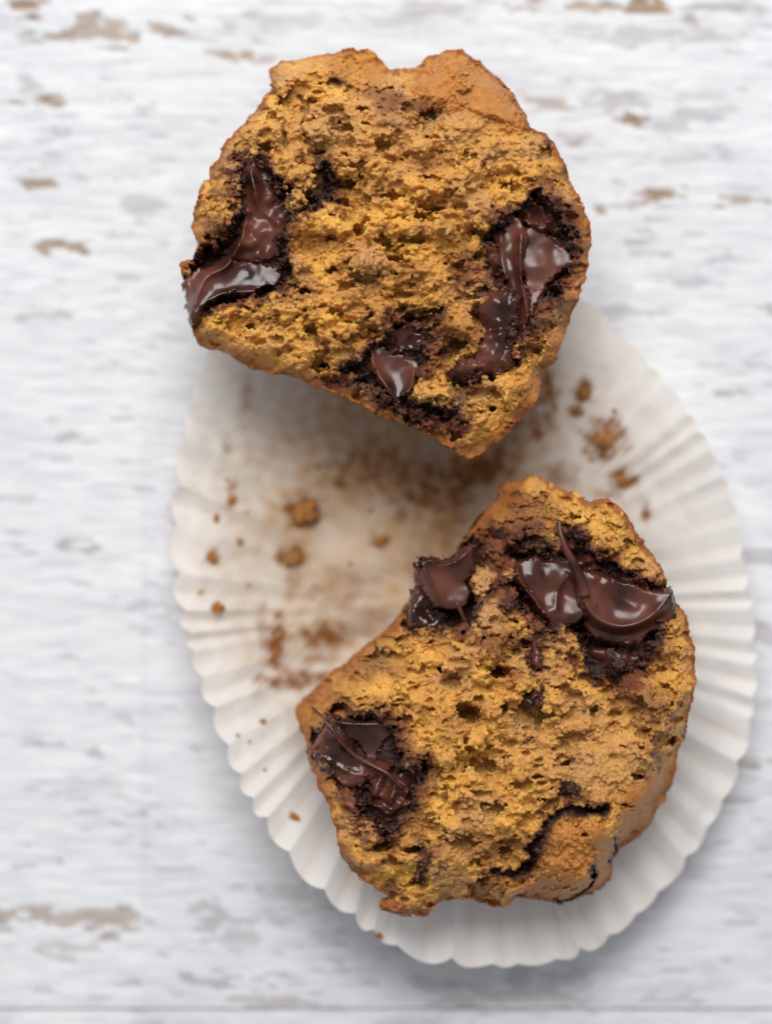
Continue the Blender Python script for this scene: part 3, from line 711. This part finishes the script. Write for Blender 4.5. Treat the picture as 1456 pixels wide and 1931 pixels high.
u.choc([(980, 432), (1010, 422), (1050, 436), (1080, 466), (1076, 502), (1042, 540), (1014, 575), (998, 590), (985, 540), (976, 480)], 31.2, gx=-.05, gy=-.12, bump=.12, wl=6, seed=75, edge=.6, lumps=[(1045, 470, 20, -.6), (1015, 505, 18, .3)])
u.choc([(936, 428), (978, 412), (994, 440), (994, 500), (1002, 560), (1002, 620), (987, 655), (978, 692), (969, 660), (965, 600), (954, 550), (938, 520), (930, 470)], 31.8, gx=.06, gy=-.03, bump=.14, wl=4.5, seed=77, folds=[([(985, 428), (982, 500), (992, 570), (999, 610), (990, 640), (979, 690)], 2.2, .8), ([(945, 430), (950, 500), (965, 560), (972, 610)], .8, .6)], edge=.5)
u.choc([(902, 555), (930, 533), (957, 545), (982, 580), (976, 610), (966, 640), (962, 692), (932, 704), (890, 708), (852, 716), (868, 680), (900, 660), (912, 620), (895, 585)], 35.8, gx=0, gy=.03, dome=.9, bump=.28, wl=3.2, seed=79, lumps=[(940, 572, 17, 1.2), (952, 630, 14, 1.1), (935, 662, 14, 1.0), (955, 682, 10, .9), (905, 692, 14, .5), (925, 545, 9, .7), (925, 615, 14, -.7)], edge=.9)
u.choc([(694, 650), (740, 660), (782, 688), (780, 730), (759, 754), (749, 782), (740, 754), (718, 724), (698, 690)], 31.6, gx=.03, gy=-.10, bump=.08, wl=5, seed=81, folds=[([(697, 652), (708, 695), (730, 730), (749, 776)], 1.1, .6, 1.8), ([(750, 776), (758, 750), (776, 728), (781, 690)], .8, .6, 1.5)], edge=.45, lumps=[(745, 700, 22, -.5)])
u.choc([(686, 662), (720, 622), (770, 603), (802, 625), (792, 668), (760, 662), (720, 655)], 31.2, gx=0, gy=-.03, bump=.4, wl=2.8, seed=83, edge=.8, folds=[([(700, 655), (730, 630), (770, 612)], .9, .5)])
u.choc([(922, 468), (942, 466), (944, 500), (938, 532), (924, 542), (915, 510)], 33.6, dome=.6, bump=.4, wl=2, seed=85, edge=.6)
u.choc([(985, 390), (1010, 375), (1050, 390), (1075, 415), (1070, 440), (1030, 430), (1000, 420)], 30.4, dome=.5, bump=.7, wl=1.8, seed=87, edge=.7)

# ---- the lower half
L_OUT = [(990, 902), (1030, 905), (1075, 925), (1115, 945), (1140, 937), (1170, 955), (1200, 990), (1225, 1025), (1245, 1060), (1268, 1100), (1280, 1140), (1303, 1160), (1314, 1210), (1318, 1270), (1310, 1340), (1300, 1400), (1289, 1440), (1288, 1480), (1265, 1530), (1230, 1580), (1195, 1610), (1170, 1640), (1166, 1680), (1130, 1706), (1085, 1726), (1060, 1728), (1020, 1714), (980, 1722), (930, 1728), (890, 1706), (840, 1714), (800, 1730), (742, 1735), (735, 1706), (700, 1680), (660, 1650), (640, 1600), (625, 1540), (600, 1490), (580, 1450), (572, 1410), (557, 1380), (557, 1340), (590, 1310), (640, 1265), (690, 1225), (730, 1190), (770, 1140), (800, 1110), (850, 1060), (880, 1010), (910, 970), (945, 940), (948, 918)]
w = Half("muffin_half", L_OUT, (940, 1340), (530, 875, 1345, 1760))
tag(w.root, "lower torn muffin half with cracked golden crown, lying inside the liner", "muffin half", "two halves of one torn muffin")
X, Y = w.X, w.Y
bd = ((X - 765) * 0.737 + (Y - 1115) * 0.676)            # px away from the muffin's base edge
w.H0 -= 10.0 * smooth(190, -20, bd) ** 1.5
w.H0 -= 4.0 * smooth(6, 0, w.D) ** 1.4
sd_r = sd_poly([(1100, 1440), (1230, 1420), (1330, 1380), (1340, 1760), (1000, 1760), (930, 1720), (1010, 1600)], X, Y)
w.H0 -= 9.0 * smooth(9.0, 0.0, w.D) ** 1.5 * smooth(-30, 60, sd_r)
w.H0 -= 3.0 * smooth(1560, 1740, Y)
w.H0 = gblur(w.H0, 6)
w.rock += 0.6 * noise2(w.sh, 11 / VX, 161, 1.15, .9)
w.rock += .7 * smooth(.2, 1.4, noise2(w.sh, 5.5 / VX, 162, 1.15, .9)) - 1.4 * smooth(.8, 1.8, fbm2(w.sh, 6.5 / VX, 163, 2.3, 1.25, .9))
w.paint(0.7 * smooth(.1, 1.4, noise2(w.sh, 9 / VX, 164, 1.4, 1)), 'yellow')
w.paint(0.8 * smooth(.0, 1.3, noise2(w.sh, 12 / VX, 165, 1.4, 1)), 'tan')
w.paint(0.6 * smooth(1.1, .3, w.spot(1130, 1430, 180, 130)), 'tan')
w.paint(0.55 * smooth(1.1, .3, w.spot(830, 1430, 110, 90)), 'yellow')
w.paint(0.6 * smooth(1.1, .3, w.spot(1120, 970, 130, 60)), 'yellow')
w.paint(0.8 * smooth(80, 0, bd + 12 * w.na), 'crust')
w.paint(0.34 * smooth(.5, 1.9, fbm2(w.sh, 50, 167, 2.2)), 'stain')
cz = smooth(-10, 30, sd_poly([(1150, 1500), (1250, 1450), (1340, 1420), (1340, 1640), (1180, 1640), (1160, 1560)], w.wx, w.wy))
w.crust_zone(cz)
slab = sd_poly([(1040, 1556), (1075, 1545), (1120, 1552), (1165, 1572), (1172, 1620), (1170, 1690), (1120, 1716), (1060, 1735), (1000, 1712), (985, 1690), (1010, 1640), (1018, 1590)], w.wx, w.wy)
w.crust_zone(smooth(-4, 8, slab)); w.Hd += 2.6 * smooth(-3, 10, slab)
w.rough *= 1 - 0.5 * smooth(1.1, .4, w.spot(1150, 1460, 140, 80)) - 0.4 * smooth(1.1, .4, w.spot(880, 1620, 110, 60))
for x, y, a, b, k in [(1240, 1410, 18, 30, .7), (1215, 1470, 14, 10, .7), (1250, 1440, 12, 14, .6), (960, 1210, 90, 34, .75), (1010, 1240, 22, 40, .8), (900, 1060, 120, 90, .65), (800, 1600, 40, 70, .5), (745, 1690, 34, 24, .85), (820, 1700, 40, 12, .5), (930, 1600, 90, 40, .5), (1190, 1310, 80, 40, .5), (1220, 1350, 40, 40, .45), (880, 1350, 60, 20, .4), (720, 1260, 60, 30, .45), (1080, 1510, 40, 20, .8), (660, 1620, 14, 34, .5), (950, 1270, 40, 24, .6), (1150, 1030, 70, 24, .35), (1000, 960, 70, 36, .6)]:
    w.paint(k * smooth(1.2, .4, w.spot(x, y, a, b)), 'stain')
for x, y, a, b, k, dp in [(1075, 1500, 16, 16, .9, .6), (1012, 1240, 10, 24, .8, .2), (1005, 1320, 22, 12, .9, 0), (800, 1620, 14, 34, .8, .4), (1240, 1405, 12, 26, .2, .2), (745, 1695, 18, 10, .7, .2), (835, 1630, 8, 10, .7, 0), (1000, 1205, 60, 14, .7, .4), (1170, 1100, 8, 8, .5, 0)]:
    w.wet = np.maximum(w.wet, k * smooth(1.1, .5, w.spot(x, y, a, b))); w.Hd -= dp * smooth(1.1, .5, w.spot(x, y, a, b))
w.cavity([(880, 1012), (910, 1015), (900, 1060), (892, 1120), (900, 1165), (860, 1190), (785, 1182), (778, 1110), (800, 1066), (850, 1066)], 5.5, halo=20)
w.cavity([(968, 1050), (1010, 1030), (1080, 1050), (1100, 1110), (1110, 1180), (1050, 1190), (1000, 1150), (975, 1110)], 5.5, halo=20)
w.Hd -= 4 * smooth(1.2, .6, w.spot(1098, 1115, 26, 60, False)); w.rough *= 1 - .7 * smooth(1.2, .6, w.spot(1098, 1115, 26, 60, False))
w.cavity([(1056, 1000), (1085, 1000), (1120, 1040), (1190, 1072), (1245, 1108), (1240, 1150), (1150, 1170), (1100, 1110), (1070, 1050)], 4.5, halo=18)
w.cavity([(1075, 1190), (1100, 1160), (1170, 1165), (1246, 1150), (1228, 1250), (1170, 1290), (1115, 1268), (1100, 1235)], 6.5, halo=16)
w.paint(.85 * smooth(1.15, .4, w.spot(985, 1015, 70, 45)), 'stain'); w.wet = np.maximum(w.wet, .6 * smooth(1.1, .4, w.spot(1000, 1015, 60, 30)))
w.Hd -= 2.6 * smooth(1.1, .4, w.spot(950, 1085, 130, 100))
w.paint(.85 * smooth(1.2, .4, w.spot(935, 1090, 75, 100)), 'stain'); w.wet = np.maximum(w.wet, .75 * smooth(.1, .9, w.na + .5 * w.nb) * smooth(1.2, .6, w.spot(935, 1085, 70, 100)))
for x, y, r_ in [(905, 1100, 26), (920, 1165, 30), (960, 1085, 14)]:
    k = smooth(1.2, .7, w.spot(x, y, r_, r_)); w.wet *= 1 - k; w.paint(k, 'tan')
w.cavity([(590, 1385), (640, 1358), (740, 1356), (752, 1400), (760, 1440), (805, 1450), (790, 1490), (765, 1540), (735, 1585), (705, 1560), (690, 1510), (640, 1480), (600, 1450)], 4.2)
w.line([(1135, 1530), (1075, 1528), (1035, 1552), (1010, 1590), (1005, 1630), (985, 1650), (930, 1650)], 14, 3.4, 1, False)
w.line([(1122, 1640), (1126, 1668), (1108, 1698), (1062, 1724)], 6, 2.4, 1, False)
w.line([(1165, 1590), (1172, 1620), (1166, 1650)], 5, 1.2, .8, False)
w.Hd -= 3.5 * smooth(1.1, .5, w.spot(925, 1690, 45, 30)); w.paint(.6 * smooth(1.1, .5, w.spot(925, 1690, 45, 30)), 'stain')
w.pores += [(908, 1458, 2.1, 1.2, 1.0), (930, 1450, 1.2, .8, 1.2), (878, 1345, 2.2, 1.2, .9), (950, 1338, 1.5, .6, 1.2), (905, 1320, 1.2, 1, 1), (1122, 1346, 1.2, 1, 1), (945, 1270, 2.0, 1.1, 1.1), (1000, 1320, 1.4, .8, 1.2), (1075, 1440, 1.2, 1.5, .6), (840, 1500, .9, .6, 1.6), (1015, 1465, .8, 1.4, .7), (1215, 1330, 1.6, 1.3, 1.0), (1210, 1465, 1.2, 2, .6), (1280, 1400, 1.2, .8, 1.5), (860, 1530, 1.0, .8, 1.4), (780, 1600, 1.4, 1.4, .7), (760, 1655, 1.0, 1.3, .8), (740, 1240, 1.6, 1.8, .8), (830, 1265, 1.2, 1.2, .8), (1100, 1570, .8, 1.5, .6), (1000, 1400, .9, 1.4, .8), (1060, 1390, .9, 1.6, .6), (950, 1520, .8, 1, 1), (1180, 1520, .8, 2, .4), (1150, 1300, 1.0, 1.2, .8)]
w.lumps += [(765, 1715, 2.0, -.4), (790, 1722, 1.6, -.6), (745, 1722, 1.4, -.6), (905, 1100, 1.8, -1.2), (920, 1165, 1.6, -.8), (960, 1085, 1.2, -2.0), (835, 1430, 2.2, .8), (900, 1400, 2.0, .7), (780, 1430, 1.6, .6), (1100, 1000, 1.8, .4), (930, 1230, 1.8, .5), (860, 1250, 1.8, .3), (1245, 1215, 1.6, .2), (1150, 1235, 1.0, -2.0), (985, 1290, 1.6, .6), (1060, 1330, 1.6, .6), (1225, 1420, 1.6, .5), (950, 1690, 1.6, -1.2), (970, 1005, 1.4, -.8), (1065, 960, 1.8, .2), (700, 1580, 1.3, .2), (860, 1560, 1.4, .5), (1170, 1250, 1.0, -2.2)]
w.build(seed=2, n_pores=800)
w.shell()
w.choc([(782, 1062), (798, 1046), (828, 1054), (858, 1056), (890, 1034), (890, 1080), (888, 1122), (868, 1154), (838, 1156), (812, 1132), (796, 1095)], 32.4, gx=-.10, gy=.02, bump=.08, wl=6, seed=91, edge=.4, folds=[([(789, 1054), (806, 1088), (818, 1120), (838, 1154)], 1.0, .7, 1.6), ([(890, 1036), (858, 1060), (828, 1062), (794, 1050)], .9, .7, 1.2)], lumps=[(850, 1100, 30, -.6)],
       strands=[([(862, 1136, 31.4), (874, 1162, 31.4), (884, 1185, 30.8), (896, 1200, 30.4)], .5, .25)])
w.choc([(780, 1106), (800, 1096), (825, 1138), (852, 1158), (862, 1187), (820, 1192), (783, 1183), (772, 1145)], 29.2, bump=.35, wl=2.6, seed=92, edge=.8)
w.choc([(1080, 1066), (1110, 1078), (1150, 1086), (1190, 1104), (1228, 1120), (1272, 1110), (1276, 1140), (1256, 1180), (1215, 1204), (1160, 1216), (1112, 1208), (1098, 1172), (1090, 1125)], 34.6, gx=.0, gy=-.01, bump=.12, wl=7, seed=93, edge=.6,
       folds=[([(1084, 1070), (1098, 1120), (1122, 1162), (1172, 1180), (1222, 1164), (1272, 1114)], 1.2, 1.0, 2.0), ([(1130, 1096), (1165, 1128), (1210, 1150)], .4, .8)], lumps=[(1120, 1092, 10, .5), (1165, 1135, 34, -1.1), (1215, 1140, 20, -.6), (1145, 1100, 9, .4)],
       strands=[([(1054, 980, 35.8), (1056, 1005, 36.4), (1066, 1035, 36.6), (1080, 1060, 36.2), (1094, 1090, 35.4), (1104, 1125, 35.0)], .25, 1.15)])
w.choc([(966, 1060), (1005, 1046), (1045, 1044), (1082, 1062), (1100, 1110), (1108, 1164), (1080, 1182), (1040, 1178), (1008, 1142), (980, 1105)], 31.4, gx=.0, gy=-.03, bump=.16, wl=5, seed=95, edge=.7, lumps=[(1062, 1120, 22, -.9), (1040, 1155, 12, .7), (1005, 1085, 14, .5)], folds=[([(970, 1058), (985, 1100), (1010, 1135), (1036, 1172)], 1.6, .6, 1.0), ([(1078, 1080), (1056, 1110), (1050, 1160)], .7, .7)])
w.choc([(1060, 1000), (1090, 1010), (1120, 1050), (1160, 1070), (1220, 1100), (1230, 1120), (1190, 1115), (1140, 1090), (1095, 1075), (1070, 1040)], 32.2, dome=.5, bump=.65, wl=1.9, seed=97, edge=.7)
w.choc([(1100, 1215), (1160, 1225), (1215, 1205), (1222, 1245), (1180, 1280), (1130, 1262)], 28.6, bump=.35, wl=3.0, seed=99, edge=.8)
w.choc([(930, 1000), (975, 985), (1030, 990), (1055, 1015), (1040, 1040), (990, 1040), (950, 1030)], 27.6, gx=.04, gy=-.1, bump=.3, wl=4.0, seed=101, edge=.8)
w.choc([(598, 1392), (628, 1364), (662, 1390), (702, 1424), (736, 1448), (704, 1474), (660, 1478), (616, 1456), (594, 1420)], 31.8, gx=-.02, gy=.06, bump=.25, wl=3.4, seed=111, edge=.6, dome=.5, folds=[([(606, 1368), (640, 1398), (690, 1436), (738, 1462)], 1.5, .7), ([(610, 1430), (650, 1455), (690, 1465)], .5, .5)],
       strands=[([(586, 1336, 30.8), (606, 1352, 32.4), (624, 1374, 33.6), (645, 1402, 33.8), (676, 1430, 33.6), (706, 1446, 33.6), (735, 1462, 33.8), (760, 1490, 33.0)], .2, .42)])
w.choc([(628, 1362), (690, 1362), (734, 1358), (750, 1385), (726, 1405), (708, 1444), (680, 1425), (648, 1393)], 31.8, gx=.02, gy=-.08, bump=.12, wl=5, seed=113, edge=.5, folds=[([(632, 1364), (690, 1368), (740, 1366)], .8, .6)])
w.choc([(700, 1450), (740, 1455), (795, 1448), (784, 1490), (762, 1535), (738, 1585), (715, 1560), (705, 1500)], 31.8, dome=.4, bump=.55, wl=2.2, seed=115, edge=.7, folds=[([(735, 1462), (768, 1490), (745, 1535)], 1.0, .5)])
w.choc([(983, 1320), (1000, 1308), (1015, 1298), (1030, 1318), (1016, 1336), (990, 1334)], 35.4, dome=.7, bump=.4, wl=1.6, seed=117, edge=.5)
w.choc([(1000, 1218), (1014, 1214), (1024, 1240), (1014, 1268), (1002, 1250)], 35.2, dome=.7, bump=.3, wl=1.6, seed=119, edge=.5)
w.choc([(790, 1600), (810, 1596), (812, 1625), (800, 1650), (786, 1664), (782, 1650), (796, 1625)], 34.0, dome=.6, bump=.3, wl=1.6, seed=121, edge=.5)

# ------------------------------------------------------------------ loose crumbs on the liner
def crumb(x, y, r, label, yellow=False, seed=0, group=None):
    rr = np.random.default_rng(900 + seed)
    n = 20; lat = np.linspace(0, math.pi, n); lon = np.linspace(0, 2 * math.pi, 2 * n, endpoint=False)
    A, B = np.meshgrid(lat, lon, indexing='ij')
    d = np.stack([np.sin(A) * np.cos(B), np.sin(A) * np.sin(B), np.cos(A)], -1)
    k = rr.standard_normal((14, 3)); f = sum(np.cos(d @ k[i] * (1.5 + i * .5) + i) / (1.6 + i * .35) for i in range(14))
    f = np.maximum(1 + 0.30 * f, .25) * (1 + 0.13 * rr.standard_normal(f.shape).clip(-2, 2))
    V = (d * f[..., None] * np.array([1, .75, .32]) * r * S).reshape(-1, 3)
    zmin = V[:, 2].min(); V[:, 2] -= zmin
    i = np.arange(n * 2 * n).reshape(n, 2 * n)
    Q = np.stack([i[:-1], i[1:], np.roll(i[1:], -1, 1), np.roll(i[:-1], -1, 1)], -1).reshape(-1, 4)
    c = np.broadcast_to(col('yellow') if yellow else np.array([0.44, 0.185, 0.05]), (len(V), 3))
    o = mesh_np("muffin_crumb", V, Q, M['crumb'], None, cols=c, floats={"wet": np.zeros(len(V))})
    X_, Y_ = tpx(x, y)
    o.location = (X_ * MM, Y_ * MM, (liner_z(x, y) - 0.1) * MM)
    o.rotation_euler = (0, 0, rr.uniform(0, 6))
    return tag(o, label, "crumb", group or "loose crumbs on the liner")
CRUMBS = [(574, 966, 22, "largest dark brown crumb on the left of the liner's base"), (552, 1050, 15, "brown crumb just below the largest dark crumb on the liner"), (405, 1050, 11, "brown crumb near the liner's left rim, above the small yellow one"),
          (412, 978, 7, "tiny brown crumb highest in the cluster at the liner's left rim"), (440, 944, 9, "brown flake at the liner's left, above the rim cluster"), (418, 1142, 11, "brown crumb below the small yellow crumb near the left rim"), (456, 1020, 7, "tiny tan crumb right of the left rim cluster"),
          (386, 1112, 5, "tiny bright yellow crumb near the liner's left rim"), (716, 1020, 10, "brown crumb alone in the middle of the liner between the halves"), (638, 908, 8, "small dark crumb in the shade below the upper muffin half"),
          (1096, 742, 10, "brown crumb right of the upper half, highest on the liner"), (1086, 776, 8, "brown crumb just below the highest one right of the upper half"), (1135, 832, 17, "largest brown crumb on the right side of the liner"), (1168, 906, 10, "brown crumb above the lower half, by the largest right crumb"),
          (560, 1524, 9, "tan crumb on the liner left of the lower half's side"), (500, 1352, 6, "small tan crumb left of the lower half's corner"), (714, 1736, 7, "orange crumb on the liner's bottom left rim")]
for i, (x, y, r, lb) in enumerate(CRUMBS): crumb(x, y, r, lb, "yellow" in lb and "bright" in lb, i)

SPECK = [(455, 1376, 4.5, "left one of two tiny tan specks outside the lower half's left corner"), (476, 1387, 4.0, "right one of two tiny tan specks outside the lower half's left corner"), (505, 1440, 4.0, "tiny tan speck below the pair outside the lower half's left corner"),
         (432, 905, 3.5, "tiny tan speck just above the brown flake on the liner's left"), (468, 966, 3.2, "tiny speck right of the brown flake on the liner's left"), (600, 882, 4.0, "tiny dark speck above the largest dark crumb, in the shade"), (660, 1062, 3.5, "tiny tan speck right of the crumb below the largest dark crumb"),
         (472, 1102, 3.4, "tiny tan speck right of the yellow crumb at the left rim"), (700, 962, 3.6, "tiny speck above the lone crumb between the halves"), (590, 1130, 3.4, "tiny tan speck above the brown smears left of the lower half"), (1152, 778, 4.0, "tiny speck above the largest crumb on the liner's right"),
         (1112, 868, 4.0, "tiny speck below left of the largest crumb on the liner's right"), (1212, 968, 5.0, "tan fleck right of the lower half's top, nearest the right rim")]
for i, (x, y, r, lb) in enumerate(SPECK): crumb(x, y, r, lb, False, 60 + i)
